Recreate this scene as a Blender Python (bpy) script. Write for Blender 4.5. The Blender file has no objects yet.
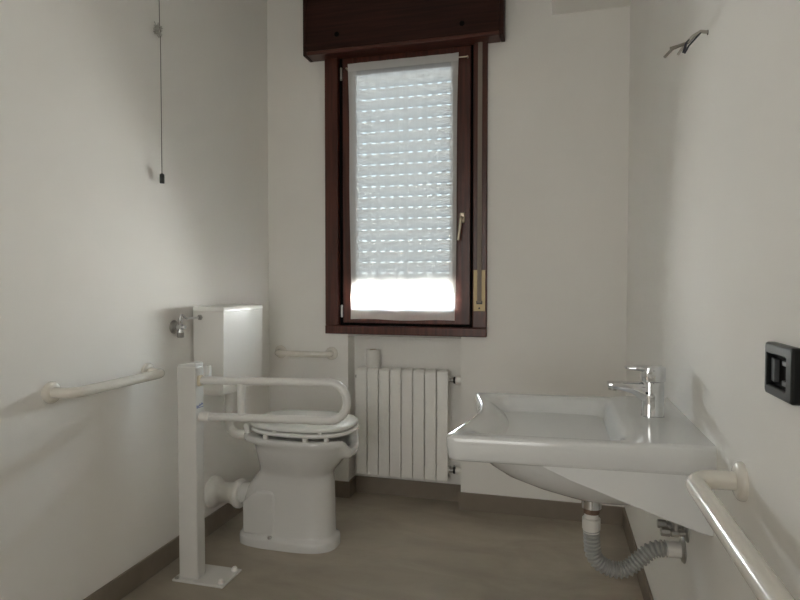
import bpy, bmesh, math, random
from mathutils import Vector, Matrix
random.seed(7)
SC = bpy.context.scene
COL = SC.collection
PI = math.pi

# ------------------------------------------------------------------ setting dimensions (metres)
XL, XR = -1.62, 0.351          # left / right wall
YB, YF = 3.096, -0.95          # window wall / door wall
ZC, ZH = 2.588, 2.95            # low ceiling at right, high ceiling at left
H = 1.22                       # camera height

# ------------------------------------------------------------------ materials
def mat(name, col, rough=0.5, metal=0.0, spec=0.5, coat=0.0, noise=None, bump=0.0, bscale=80.0, var=0.0, vscale=4.0):
    m = bpy.data.materials.new(name); m.use_nodes = True
    nt = m.node_tree; b = nt.nodes['Principled BSDF']
    b.inputs['Base Color'].default_value = (*col, 1)
    b.inputs['Roughness'].default_value = rough
    b.inputs['Metallic'].default_value = metal
    b.inputs['Specular IOR Level'].default_value = spec
    b.inputs['Coat Weight'].default_value = coat
    b.inputs['Coat Roughness'].default_value = 0.05
    tc = nt.nodes.new('ShaderNodeTexCoord')
    if var > 0:
        n = nt.nodes.new('ShaderNodeTexNoise'); n.inputs['Scale'].default_value = vscale
        n.inputs['Detail'].default_value = 5
        nt.links.new(tc.outputs['Object'], n.inputs['Vector'])
        r = nt.nodes.new('ShaderNodeValToRGB')
        r.color_ramp.elements[0].position = 0.3; r.color_ramp.elements[1].position = 0.7
        r.color_ramp.elements[0].color = (*[c * (1 - var) for c in col], 1)
        r.color_ramp.elements[1].color = (*[min(1, c * (1 + var)) for c in col], 1)
        nt.links.new(n.outputs['Fac'], r.inputs['Fac'])
        nt.links.new(r.outputs['Color'], b.inputs['Base Color'])
    if bump > 0:
        n2 = nt.nodes.new('ShaderNodeTexNoise'); n2.inputs['Scale'].default_value = bscale
        n2.inputs['Detail'].default_value = 3
        nt.links.new(tc.outputs['Object'], n2.inputs['Vector'])
        bp = nt.nodes.new('ShaderNodeBump'); bp.inputs['Strength'].default_value = bump
        bp.inputs['Distance'].default_value = 0.002
        nt.links.new(n2.outputs['Fac'], bp.inputs['Height'])
        nt.links.new(bp.outputs['Normal'], b.inputs['Normal'])
    return m

def wood_mat(name, col, rough=0.35, axis='Z'):
    m = mat(name, col, rough)
    nt = m.node_tree; b = nt.nodes['Principled BSDF']
    tc = nt.nodes.new('ShaderNodeTexCoord'); mp = nt.nodes.new('ShaderNodeMapping')
    mp.inputs['Scale'].default_value = (60, 60, 3) if axis == 'Z' else (3, 60, 60)
    n = nt.nodes.new('ShaderNodeTexNoise'); n.inputs['Scale'].default_value = 1.0; n.inputs['Detail'].default_value = 6
    nt.links.new(tc.outputs['Object'], mp.inputs['Vector']); nt.links.new(mp.outputs['Vector'], n.inputs['Vector'])
    r = nt.nodes.new('ShaderNodeValToRGB')
    r.color_ramp.elements[0].position = 0.32; r.color_ramp.elements[1].position = 0.72
    r.color_ramp.elements[0].color = (*[c * 0.6 for c in col], 1)
    r.color_ramp.elements[1].color = (*[c * 1.3 for c in col], 1)
    nt.links.new(n.outputs['Fac'], r.inputs['Fac']); nt.links.new(r.outputs['Color'], b.inputs['Base Color'])
    return m

def floor_mat(name, c1, c2, rough=0.55):
    m = mat(name, c1, rough)
    nt = m.node_tree; b = nt.nodes['Principled BSDF']
    tc = nt.nodes.new('ShaderNodeTexCoord')
    mp = nt.nodes.new('ShaderNodeMapping'); mp.inputs['Scale'].default_value = (1.0, 2.2, 1.0)
    nt.links.new(tc.outputs['Object'], mp.inputs['Vector'])
    n = nt.nodes.new('ShaderNodeTexNoise'); n.inputs['Scale'].default_value = 2.2; n.inputs['Detail'].default_value = 8
    n.inputs['Roughness'].default_value = 0.62; n.inputs['Distortion'].default_value = 0.6
    nt.links.new(mp.outputs['Vector'], n.inputs['Vector'])
    r = nt.nodes.new('ShaderNodeValToRGB')
    r.color_ramp.elements[0].position = 0.3; r.color_ramp.elements[1].position = 0.72
    r.color_ramp.elements[0].color = (*c1, 1); r.color_ramp.elements[1].color = (*c2, 1)
    nt.links.new(n.outputs['Fac'], r.inputs['Fac']); nt.links.new(r.outputs['Color'], b.inputs['Base Color'])
    return m

M = {}
M['wall'] = mat('white wall paint', (0.87, 0.856, 0.825), 0.85, spec=0.25, bump=0.12, bscale=140, var=0.012, vscale=3)
M['ceiling'] = mat('ceiling paint', (0.88, 0.872, 0.845), 0.9, spec=0.2)
M['floor'] = floor_mat('taupe resin floor', (0.30, 0.262, 0.212), (0.43, 0.380, 0.313), 0.5)
M['base'] = floor_mat('taupe baseboard', (0.205, 0.170, 0.135), (0.275, 0.230, 0.185), 0.5)
M['wood'] = wood_mat('dark mahogany', (0.085, 0.022, 0.013), 0.34, 'Z')
M['woodh'] = wood_mat('dark mahogany across', (0.085, 0.022, 0.013), 0.34, 'X')
M['boxwood'] = wood_mat('shade darkened box wood', (0.036, 0.011, 0.007), 0.5, 'X')  # the shutter box's unlit look is put into a darker wood colour
M['boxwood'].node_tree.nodes['Principled BSDF'].inputs['Specular IOR Level'].default_value = 0.22
M['black'] = mat('black plastic', (0.012, 0.012, 0.013), 0.35)
M['gasket'] = mat('black gasket', (0.006, 0.005, 0.005), 0.9, spec=0.1)
M['ceramic'] = mat('white ceramic', (0.73, 0.727, 0.715), 0.12, spec=0.5, coat=0.5)
M['basin'] = mat('basin ceramic', (0.70, 0.71, 0.71), 0.11, spec=0.5, coat=0.25)
M['plastic'] = mat('white plastic', (0.87, 0.856, 0.825), 0.3)
M['seat'] = mat('white seat plastic', (0.82, 0.82, 0.80), 0.22)
M['enamel'] = mat('cream white enamel', (0.80, 0.765, 0.70), 0.2, coat=0.3)
M['post'] = mat('white powder coat', (0.74, 0.732, 0.71), 0.35)
M['radiator'] = mat('radiator enamel', (0.87, 0.856, 0.825), 0.35)
M['chrome'] = mat('chrome', (0.72, 0.73, 0.75), 0.07, metal=1.0)
M['steel'] = mat('brushed steel', (0.45, 0.44, 0.42), 0.3, metal=1.0)
M['bronze'] = mat('satin bronze', (0.62, 0.55, 0.43), 0.35, metal=0.8)
M['brass'] = mat('beige gold plastic', (0.42, 0.32, 0.17), 0.4, metal=0.3)
M['belt'] = mat('beige belt fabric', (0.27, 0.225, 0.19), 0.85, bump=0.5, bscale=900)
M['grey'] = mat('grey pvc hose', (0.35, 0.35, 0.335), 0.38)
M['whitepvc'] = mat('off white pvc', (0.72, 0.70, 0.66), 0.35)
M['paper'] = mat('tissue paper', (0.84, 0.83, 0.80), 0.95, spec=0.1, bump=0.3, bscale=300)
M['card'] = mat('cardboard core', (0.45, 0.36, 0.26), 0.9)
M['cord'] = mat('grey cord', (0.16, 0.15, 0.14), 0.8)
M['tie'] = mat('clear tangled film', (0.42, 0.41, 0.39), 0.4)
M['wire'] = mat('grey wire sheath', (0.22, 0.20, 0.17), 0.5)
M['wiredark'] = mat('dark wire', (0.03, 0.032, 0.045), 0.45)
M['wirepale'] = mat('pale grey wire', (0.38, 0.36, 0.32), 0.5)
M['switch'] = mat('black switch plate', (0.008, 0.009, 0.009), 0.3, spec=0.25)
M['key'] = mat('grey rocker', (0.06, 0.065, 0.07), 0.3)
M['ivory'] = mat('ivory plastic', (0.70, 0.62, 0.48), 0.4)
M['blue'] = mat('blue print', (0.03, 0.10, 0.42), 0.5)
M['rubber'] = mat('brown rubber', (0.16, 0.10, 0.07), 0.6)
M['clear'] = mat('clear plastic', (0.78, 0.78, 0.77), 0.1, coat=0.4)
M['sill'] = mat('grey stone sill', (0.5, 0.48, 0.45), 0.5, var=0.1, vscale=30)

def mix_material(name):
    m = bpy.data.materials.new(name); m.use_nodes = True
    nt = m.node_tree; nt.nodes.clear()
    return m, nt, nt.nodes.new('ShaderNodeOutputMaterial')

def glass_mat():
    m, nt, out = mix_material('window glass')
    t = nt.nodes.new('ShaderNodeBsdfTransparent'); g = nt.nodes.new('ShaderNodeBsdfGlossy')
    g.inputs['Roughness'].default_value = 0.02
    t.inputs['Color'].default_value = (0.93, 0.95, 0.94, 1)
    fr = nt.nodes.new('ShaderNodeFresnel'); fr.inputs['IOR'].default_value = 1.45
    mx = nt.nodes.new('ShaderNodeMixShader')
    nt.links.new(fr.outputs[0], mx.inputs[0]); nt.links.new(t.outputs[0], mx.inputs[1]); nt.links.new(g.outputs[0], mx.inputs[2])
    nt.links.new(mx.outputs[0], out.inputs[0])
    return m

def cloth_mat(name, transp, trans_w, col=(0.86, 0.86, 0.85)):
    m, nt, out = mix_material(name)
    tp = nt.nodes.new('ShaderNodeBsdfTransparent')
    tl = nt.nodes.new('ShaderNodeBsdfTranslucent'); tl.inputs['Color'].default_value = (*col, 1)
    df = nt.nodes.new('ShaderNodeBsdfDiffuse'); df.inputs['Color'].default_value = (*col, 1)
    tc = nt.nodes.new('ShaderNodeTexCoord'); mp = nt.nodes.new('ShaderNodeMapping')
    mp.inputs['Scale'].default_value = (90, 90, 12)
    n = nt.nodes.new('ShaderNodeTexNoise'); n.inputs['Scale'].default_value = 1.0; n.inputs['Detail'].default_value = 4
    nt.links.new(tc.outputs['Object'], mp.inputs[0]); nt.links.new(mp.outputs[0], n.inputs['Vector'])
    mr = nt.nodes.new('ShaderNodeMapRange'); mr.inputs['To Min'].default_value = transp * 0.93; mr.inputs['To Max'].default_value = transp * 1.07
    nt.links.new(n.outputs['Fac'], mr.inputs['Value'])
    m1 = nt.nodes.new('ShaderNodeMixShader'); m1.inputs[0].default_value = trans_w
    nt.links.new(df.outputs[0], m1.inputs[1]); nt.links.new(tl.outputs[0], m1.inputs[2])
    m2 = nt.nodes.new('ShaderNodeMixShader')
    nt.links.new(mr.outputs[0], m2.inputs[0]); nt.links.new(m1.outputs[0], m2.inputs[1]); nt.links.new(tp.outputs[0], m2.inputs[2])
    nt.links.new(m2.outputs[0], out.inputs[0])
    return m

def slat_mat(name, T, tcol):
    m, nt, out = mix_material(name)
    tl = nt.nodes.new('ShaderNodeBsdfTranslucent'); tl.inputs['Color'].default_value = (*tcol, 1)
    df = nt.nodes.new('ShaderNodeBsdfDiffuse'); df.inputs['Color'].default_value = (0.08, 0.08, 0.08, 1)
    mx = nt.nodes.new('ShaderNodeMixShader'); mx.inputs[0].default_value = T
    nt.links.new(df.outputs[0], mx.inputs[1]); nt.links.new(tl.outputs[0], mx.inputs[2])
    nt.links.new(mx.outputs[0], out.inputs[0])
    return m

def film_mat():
    # added film over the open shutter slots, dims the outside light coming through
    m, nt, out = mix_material('light dimming slot film')
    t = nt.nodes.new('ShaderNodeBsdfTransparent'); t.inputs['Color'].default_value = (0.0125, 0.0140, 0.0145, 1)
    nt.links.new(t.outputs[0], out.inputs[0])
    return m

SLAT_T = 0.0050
WORLD_L = 205.0
HALL_W = 26.0
M['glass'] = glass_mat()
M['curtain'] = cloth_mat('sheer white curtain', 0.52, 0.66)
M['hem'] = cloth_mat('curtain hem', 0.30, 0.12)
M['sidehem'] = cloth_mat('curtain side hem', 0.42, 0.12)
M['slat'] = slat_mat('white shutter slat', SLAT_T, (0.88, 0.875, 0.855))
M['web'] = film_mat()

# ------------------------------------------------------------------ mesh helpers (world coordinates in, local mesh out)
def link_mesh(name, bm, m, parent=None, loc=None, smooth=True, angle=35, bevel=0.0, segs=2, kind=None):
    off = Vector(loc) if loc is not None else Vector((0, 0, 0))
    if parent is not None:
        p = parent; off = Vector((0, 0, 0))
        while p is not None:
            off += p.location; p = p.parent
    bmesh.ops.recalc_face_normals(bm, faces=bm.faces)
    for v in bm.verts: v.co -= off
    me = bpy.data.meshes.new(name); bm.to_mesh(me); bm.free()
    o = bpy.data.objects.new(name, me); COL.objects.link(o)
    me.materials.append(m)
    if smooth:
        me.shade_smooth()
        me.set_sharp_from_angle(angle=math.radians(angle))
    if parent is not None: o.parent = parent
    elif loc is not None: o.location = loc
    if bevel > 0:
        b = o.modifiers.new('bevel', 'BEVEL'); b.width = bevel; b.segments = segs; b.limit_method = 'ANGLE'
        b.angle_limit = math.radians(40); b.harden_normals = False
    if kind: o['kind'] = kind
    return o

def thing(name, label, cat, loc, group=None):
    e = bpy.data.objects.new(name, None); COL.objects.link(e); e.location = loc
    e.empty_display_size = 0.05
    e['label'] = label; e['category'] = cat
    if group: e['group'] = group
    return e

def tag(o, label, cat, group=None):
    o['label'] = label; o['category'] = cat
    if group: o['group'] = group
    return o

def NB(): return bmesh.new()

def box(bm, x0, x1, y0, y1, z0, z1, rot=None):
    vs = [bm.verts.new((x, y, z)) for x in (x0, x1) for y in (y0, y1) for z in (z0, z1)]
    for f in ((0, 1, 3, 2), (4, 6, 7, 5), (0, 4, 5, 1), (2, 3, 7, 6), (0, 2, 6, 4), (1, 5, 7, 3)):
        bm.faces.new([vs[i] for i in f])
    return bm

def frame_of(d):
    d = d.normalized()
    a = Vector((0, 0, 1)) if abs(d.z) < 0.9 else Vector((1, 0, 0))
    u = d.cross(a).normalized(); v = d.cross(u).normalized()
    return u, v

def ring_skin(bm, rings, cap0=True, cap1=True, closed=False):
    n = len(rings[0])
    R = [[bm.verts.new(p) for p in r] for r in rings]
    K = len(R)
    for i in range(K if closed else K - 1):
        a, b = R[i], R[(i + 1) % K]
        for j in range(n):
            bm.faces.new((a[j], a[(j + 1) % n], b[(j + 1) % n], b[j]))
    if not closed:
        if cap0: bm.faces.new(list(reversed(R[0])))
        if cap1: bm.faces.new(R[-1])
    return R

def sweep(bm, pts, rad, n=20, caps=True):
    pts = [Vector(p) for p in pts]
    rs = rad if isinstance(rad, (list, tuple)) else [rad] * len(pts)
    rings = []; u = None
    for i, p in enumerate(pts):
        if i == 0: d = pts[1] - pts[0]
        elif i == len(pts) - 1: d = pts[-1] - pts[-2]
        else: d = (pts[i + 1] - p).normalized() + (p - pts[i - 1]).normalized()
        d.normalize()
        if u is None: u, _ = frame_of(d)
        u = (u - d * u.dot(d)).normalized(); v = d.cross(u)
        rings.append([p + (u * math.cos(2 * PI * k / n) + v * math.sin(2 * PI * k / n)) * rs[i] for k in range(n)])
    ring_skin(bm, rings, caps, caps)
    return bm

def fillet(pts, r, n=8):
    pts = [Vector(p) for p in pts]; out = [pts[0]]
    for i in range(1, len(pts) - 1):
        a, b, c = pts[i - 1], pts[i], pts[i + 1]
        d1 = (a - b).normalized(); d2 = (c - b).normalized()
        ang = d1.angle(d2)
        if ang > PI - 0.02: out.append(b); continue
        t = min(r / math.tan(ang / 2), (a - b).length * 0.49 if i > 1 else (a - b).length * 0.98, (c - b).length * 0.49 if i < len(pts) - 2 else (c - b).length * 0.98)
        rr = t * math.tan(ang / 2)
        cen = b + (d1 + d2).normalized() * (rr / math.sin(ang / 2))
        s = b + d1 * t - cen; e = b + d2 * t - cen
        tot = s.angle(e); ax = s.cross(e).normalized()
        for k in range(n + 1):
            out.append(cen + Matrix.Rotation(tot * k / n, 3, ax) @ s)
    out.append(pts[-1])
    return out

def lathe(bm, base, axis, prof, n=28):
    """prof: list of (distance along axis, radius)"""
    base = Vector(base); axis = Vector(axis).normalized(); u, v = frame_of(axis)
    rings = [[base + axis * t + (u * math.cos(2 * PI * k / n) + v * math.sin(2 * PI * k / n)) * max(r, 1e-4) for k in range(n)] for t, r in prof]
    ring_skin(bm, rings)
    return bm

def prism(bm, poly, axis, a, b):
    """extrude 2D polygon; axis 'Y': poly=(x,z); 'X': poly=(y,z); 'Z': poly=(x,y)"""
    def P(p, t):
        return {'Y': (p[0], t, p[1]), 'X': (t, p[0], p[1]), 'Z': (p[0], p[1], t)}[axis]
    A = [bm.verts.new(P(p, a)) for p in poly]; B = [bm.verts.new(P(p, b)) for p in poly]
    n = len(poly)
    for i in range(n): bm.faces.new((A[i], A[(i + 1) % n], B[(i + 1) % n], B[i]))
    bm.faces.new(list(reversed(A))); bm.faces.new(B)
    return bm

def superring(cx, cy, hx, hy, z, n=48, e=2.6, egg=0.0):
    out = []
    for k in range(n):
        t = 2 * PI * k / n; c, s = math.cos(t), math.sin(t)
        x = math.copysign(abs(c) ** (2 / e), c); y = math.copysign(abs(s) ** (2 / e), s)
        w = hy * (1 - egg * max(0, x) ** 2 * 0.5)
        out.append(Vector((cx + hx * x, cy + w * y, z)))
    return out

# ================================================================== THE SETTING
def struct(name, bm, m, bevel=0.0, smooth=False):
    return link_mesh(name, bm, m, smooth=smooth, bevel=bevel, kind='structure')

b = NB(); box(b, XL - 0.2, XR + 0.2, -2.6, YB + 0.12, -0.12, 0); struct('floor', b, M['floor'])
b = NB(); box(b, XL - 0.2, XL, YF - 0.12, YB + 0.3, 0, ZH); struct('wall_left', b, M['wall'])
b = NB(); box(b, XR, XR + 0.2, YF - 0.12, YB + 0.3, 0, ZH); struct('wall_right', b, M['wall'])

NX0, NX1, NY = -1.128, -0.483, 3.208         # radiator niche
WX0, WX1, WZ0, WZ1 = -1.20, -0.40, 0.955, 2.60   # window hole
YO = 3.275
def wall_slab(bm):
    box(bm, XL, WX0, YB, YO, 0, ZH)
    box(bm, WX1, XR, YB, YO, 0, ZH)
    box(bm, WX0, WX1, YB, YO, WZ1, ZH)
    box(bm, WX0, NX0, YB, YO, 0, WZ0)
    box(bm, NX1, WX1, YB, YO, 0, WZ0)
    box(bm, NX0, NX1, NY, YO, 0, WZ0)
b = NB(); wall_slab(b); struct('wall_back', b, M['wall'])
# ceiling: high on the left, boxed lower on the right of the step
b = NB(); box(b, XL - 0.2, XR + 0.2, YF - 0.12, YO, ZH, ZH + 0.15); box(b, -0.022, XR, YF, YB, ZC, ZH)
struct('ceiling', b, M['ceiling'])
# door wall behind the camera, with an open doorway to an unseen hall holding the added fill lamp
DX0, DX1, DZ = -1.0, -0.05, 2.1
b = NB(); box(b, XL, DX0, YF - 0.12, YF, 0, ZH); box(b, DX1, XR, YF - 0.12, YF, 0, ZH); box(b, DX0, DX1, YF - 0.12, YF, DZ, ZH)
struct('wall_front', b, M['wall'])
b = NB()
box(b, XL - 0.2, XL, -2.6, YF - 0.12, 0, ZH); box(b, XR, XR + 0.2, -2.6, YF - 0.12, 0, ZH)
box(b, XL - 0.2, XR + 0.2, -2.7, -2.6, 0, ZH); box(b, XL - 0.2, XR + 0.2, -2.7, YF - 0.12, ZH, ZH + 0.15)
struct('wall_hall', b, M['wall'])
b = NB(); box(b, DX0 - 0.07, DX0, YF - 0.13, YF + 0.015, 0, DZ + 0.07); box(b, DX1, DX1 + 0.07, YF - 0.13, YF + 0.015, 0, DZ + 0.07)
box(b, DX0, DX1, YF - 0.13, YF + 0.015, DZ, DZ + 0.07); struct('trim_1', b, M['wood'])
# baseboards
HB, TB = 0.093, 0.010
b = NB(); box(b, XL, XL + TB, YF, YB, 0, HB); struct('baseboard_left', b, M['base'], 0.002)
b = NB(); box(b, XR - TB, XR, YF, YB, 0, HB); struct('baseboard_right', b, M['base'], 0.002)
b = NB()
box(b, XL + TB, NX0, YB - TB, YB, 0, HB); box(b, NX0, NX0 + TB, YB - TB, NY - TB, 0, HB)
box(b, NX0, NX1, NY - TB, NY, 0, HB); box(b, NX1 - TB, NX1, YB - TB, NY - TB, 0, HB); box(b, NX1, XR - TB, YB - TB, YB, 0, HB)
struct('baseboard_back', b, M['base'], 0.0)

# ------------------------------------------------------------------ window
win = bpy.data.objects.new('window_1', None); COL.objects.link(win); win.location = (-0.8, YB, 0.94); win['kind'] = 'structure'
CX0, CX1 = -1.256, -0.345
cy0 = YB - 0.024
# casing around the opening
b = NB()
box(b, CX0, -1.178, cy0, YB + 0.06, 0.985, 2.62); box(b, -0.419, CX1, cy0, YB + 0.06, 0.985, 2.62)
box(b, CX0, CX1, cy0 - 0.004, YB + 0.1, 0.938, 0.985); box(b, -1.178, -0.419, cy0, YB + 0.06, 2.50, 2.62)
link_mesh('casing', b, M['wood'], win, bevel=0.004)
# dark rebate behind the sash
b = NB()
box(b, -1.19, -1.150, YB + 0.012, YB + 0.075, 0.97, 2.55); box(b, -0.450, -0.405, YB + 0.012, YB + 0.075, 0.97, 2.55)
box(b, -1.15, -0.45, YB + 0.012, YB + 0.075, 0.97, 1.005); box(b, -1.15, -0.45, YB + 0.012, YB + 0.075, 2.475, 2.55)
link_mesh('rebate', b, M['gasket'], win)
# sash
SX0, SX1, SZ0, SZ1 = -1.158, -0.436, 1.000, 2.485
GX0, GX1, GZ0, GZ1 = -1.098, -0.532, 1.092, 2.40
sy0, sy1 = YB + 0.002, YB + 0.058
sash = None
b = NB()
box(b, SX0, GX0, sy0, sy1, SZ0, SZ1); box(b, GX1, SX1, sy0, sy1, SZ0, SZ1)
box(b, GX0, GX1, sy0, sy1, SZ0, GZ0); box(b, GX0, GX1, sy0, sy1, GZ1, SZ1)
sash = link_mesh('sash', b, M['wood'], win, bevel=0.003)
b = NB(); box(b, GX0 - 0.005, GX1 + 0.005, YB + 0.028, YB + 0.034, GZ0 - 0.005, GZ1 + 0.005)
link_mesh('pane', b, M['glass'], sash, smooth=False)
for z0 in (1.030, 2.36):
    b = NB(); lathe(b, (-1.166, YB + 0.002, z0), (0, 0, 1), [(0, 0.004), (0.003, 0.0075), (0.068, 0.0075), (0.072, 0.004)], 14)
    link_mesh('hinge', b, M['steel'], sash)
# handle
b = NB(); box(b, -0.492, -0.464, YB - 0.010, YB + 0.003, 1.545, 1.60)
hd = link_mesh('handle', b, M['bronze'], sash, bevel=0.005)
b = NB(); sweep(b, fillet([(-0.478, YB - 0.005, 1.572), (-0.478, YB - 0.05, 1.572), (-0.492, YB - 0.052, 1.45)], 0.014, 6), 0.0075, 12)
link_mesh('lever', b, M['bronze'], hd)

# stone sill under the casing, over the niche
b = NB(); box(b, NX0, NX1, YB, YO + 0.01, 0.925, 0.955); struct('trim_2', b, M['sill'])

# ------------------------------------------------------------------ roller shutter outside the glass
SY = 3.176
def slot_row_z(k): return 2.266 - 0.06155 * k
sh = thing('roller_shutter', 'partly lowered white slatted roller shutter behind the glass and curtain', 'shutter', (-0.8, SY, 1.225))
b = NB(); bw_ = NB()
shx0, shx1 = -1.20, -0.40
pitch = 0.06155
top = slot_row_z(-5)
rows = [slot_row_z(k) for k in range(-5, 17)]
SH = 0.0054          # slot height
for i, z in enumerate(rows):
    # perforated hook strip
    col_p = 0.0545; nx = int((shx1 - shx0) / col_p)
    y = SY + 0.004
    xs = [shx0]
    x = shx0 + 0.022
    while x + 0.026 < shx1:
        xs += [x, x + 0.025]; x += col_p
    xs.append(shx1)
    for j in range(0, len(xs) - 1, 2):
        vs = [b.verts.new(p) for p in ((xs[j], y, z - SH / 2), (xs[j + 1], y, z - SH / 2), (xs[j + 1], y, z + SH / 2), (xs[j], y, z + SH / 2))]
        b.faces.new(vs)
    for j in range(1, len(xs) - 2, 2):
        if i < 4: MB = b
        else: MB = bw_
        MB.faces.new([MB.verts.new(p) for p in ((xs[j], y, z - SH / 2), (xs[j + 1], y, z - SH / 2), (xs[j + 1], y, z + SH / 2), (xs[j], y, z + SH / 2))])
    # bowed slat below this strip
    zt, zb = z - SH / 2, z - pitch + SH / 2
    if i == len(rows) - 1: zb = 1.176
    N = 7
    for j in range(N):
        t0, t1 = j / N, (j + 1) / N
        f = lambda t: (SY + 0.004 - 0.009 * math.sin(PI * t), zt + (zb - zt) * t)
        (ya, za), (yb_, zb2) = f(t0), f(t1)
        vs = [b.verts.new(p) for p in ((shx0, ya, za), (shx1, ya, za), (shx1, yb_, zb2), (shx0, yb_, zb2))]
        b.faces.new(vs)
bmesh.ops.remove_doubles(b, verts=b.verts, dist=0.0002)
sc_ = link_mesh('slat_curtain', b, M['slat'], sh, angle=60)
so_ = link_mesh('slot_dimming_film', bw_, M['web'], sc_, smooth=False); so_['kind'] = 'stuff'
b = NB(); box(b, shx0, shx1, SY - 0.004, SY + 0.010, 1.166, 1.180); link_mesh('bottom_bar', b, M['plastic'], sh, bevel=0.002)
for x0 in (shx0 - 0.002, shx1 - 0.02):
    b = NB(); box(b, x0, x0 + 0.022, SY - 0.002, SY + 0.03, 0.957, 2.598); link_mesh('guide_rail', b, M['gasket'], sh)

# shutter box above the window
BX0, BX1, BZ0, BD = -1.352, -0.256, 2.478, 0.10
bx = thing('roller_shutter_box', 'dark brown wooden roller shutter box over the window', 'shutter box', (-0.8, YB, BZ0))
for x0 in (BX0, BX1 - 0.022):
    b = NB(); box(b, x0, x0 + 0.022, YB - BD, YB, BZ0, ZH); link_mesh('side_board', b, M['boxwood'], bx, bevel=0.003)
b = NB(); box(b, BX0 + 0.0225, BX1 - 0.0225, YB - BD + 0.002, YB - BD + 0.02, BZ0 + 0.022, ZH)
fp = link_mesh('front_panel', b, M['boxwood'], bx, bevel=0.002)
b = NB(); box(b, BX0 + 0.0225, BX1 - 0.0225, YB - BD - 0.001, YB, BZ0, BZ0 + 0.021); link_mesh('bottom_board', b, M['woodh'], bx, bevel=0.004)
for px, pz in ((-1.153, 2.575), (-0.468, 2.555)):
    b = NB(); lathe(b, (px, YB - BD + 0.002, pz), (0, -1, 0), [(0, 0.013), (0.003, 0.013), (0.004, 0.010)], 18); link_mesh('screw_cap', b, M['gasket'], fp)

# belt and winder on the right casing
bw = thing('shutter_belt_winder', 'beige pull belt running into a gold winder plate right of the window', 'winder', (-0.383, cy0, 1.075))
b = NB(); box(b, -0.394, -0.371, cy0 - 0.009, cy0 - 0.006, 1.12, 2.479); link_mesh('belt', b, M['belt'], bw)
b = NB(); box(b, -0.414, -0.352, cy0 - 0.004, cy0, 1.075, 1.293); pl = link_mesh('winder_plate', b, M['brass'], bw, bevel=0.0015)
b = NB(); box(b, -0.398, -0.367, cy0 - 0.0075, cy0 - 0.004, 1.112, 1.130); link_mesh('belt_slot', b, M['black'], pl)
b = NB(); lathe(b, (-0.383, cy0 - 0.004, 1.091), (0, -1, 0), [(0, 0.005), (0.0015, 0.005)], 12); link_mesh('screw', b, M['black'], pl)

# curtain and rod
cyc = YB - 0.014
rod = thing('curtain_rod', 'thin brass rod across the top of the window sash', 'curtain rod', (-0.8, cyc, 2.418))
b = NB(); sweep(b, [(-1.128, cyc, 2.418), (-0.452, cyc, 2.418)], 0.0035, 10); link_mesh('rod', b, M['bronze'], rod)
for x in (-1.128, -0.452):
    b = NB(); lathe(b, (x, YB + 0.004, 2.418), (0, -1, 0), [(0, 0.005), (0.014, 0.004), (0.022, 0.005), (0.024, 0.003)], 12)
    link_mesh('rod_holder', b, M['bronze'], rod)
def curtain_pt(u, t, off=0.0):
    """u 0..1 across, t 0..1 top to bottom"""
    z = 2.437 - t * (2.437 - 1.022)
    l = -1.116 + 0.010 * t + 0.006 * math.sin(PI * t * 0.9); r = -0.494 - 0.022 * t - 0.006 * math.sin(PI * t * 2)
    x = l + (r - l) * u
    w = 0.0030 * math.sin(u * 23 + 1.2 * t) * (0.2 + 0.8 * t) + 0.0008 * math.sin(u * 47 + 2 * t)
    edge = 0.010 * (max(0, 0.06 - u) / 0.06 + max(0, u - 0.94) / 0.06) * math.sin(t * 9 + u * 5)
    return Vector((x + 0.0012 * math.sin(9 * t + 5 * u), cyc - 0.012 - off + w + edge * 0.5, z + 0.003 * math.sin(u * 9) * t))
def curtain_patch(u0, u1, t0, t1, nu, nt_, off=0.0):
    bm = NB(); g = [[bm.verts.new(curtain_pt(u0 + (u1 - u0) * i / nu, t0 + (t1 - t0) * j / nt_, off)) for i in range(nu + 1)] for j in range(nt_ + 1)]
    for j in range(nt_):
        for i in range(nu): bm.faces.new((g[j][i], g[j][i + 1], g[j + 1][i + 1], g[j + 1][i]))
    return bm
cu = thing('curtain', 'sheer white curtain hanging over the window glass', 'curtain', (-0.8, cyc, 1.022))
link_mesh('sheer_panel', curtain_patch(0, 1, 0, 1, 90, 70), M['curtain'], cu, angle=180)
link_mesh('hem', curtain_patch(0, 1, 0.942, 1.0, 90, 6, 0.002), M['hem'], cu, angle=180)
link_mesh('rod_pocket', curtain_patch(0, 1, 0.0, 0.030, 90, 3, 0.002), M['hem'], cu, angle=180)
for u0, u1 in ((0.0, 0.080), (0.935, 1.0)):
    link_mesh('side_hem', curtain_patch(u0, u1, 0.03, 0.942, 6, 60, 0.002), M['sidehem'], cu, angle=180)

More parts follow.
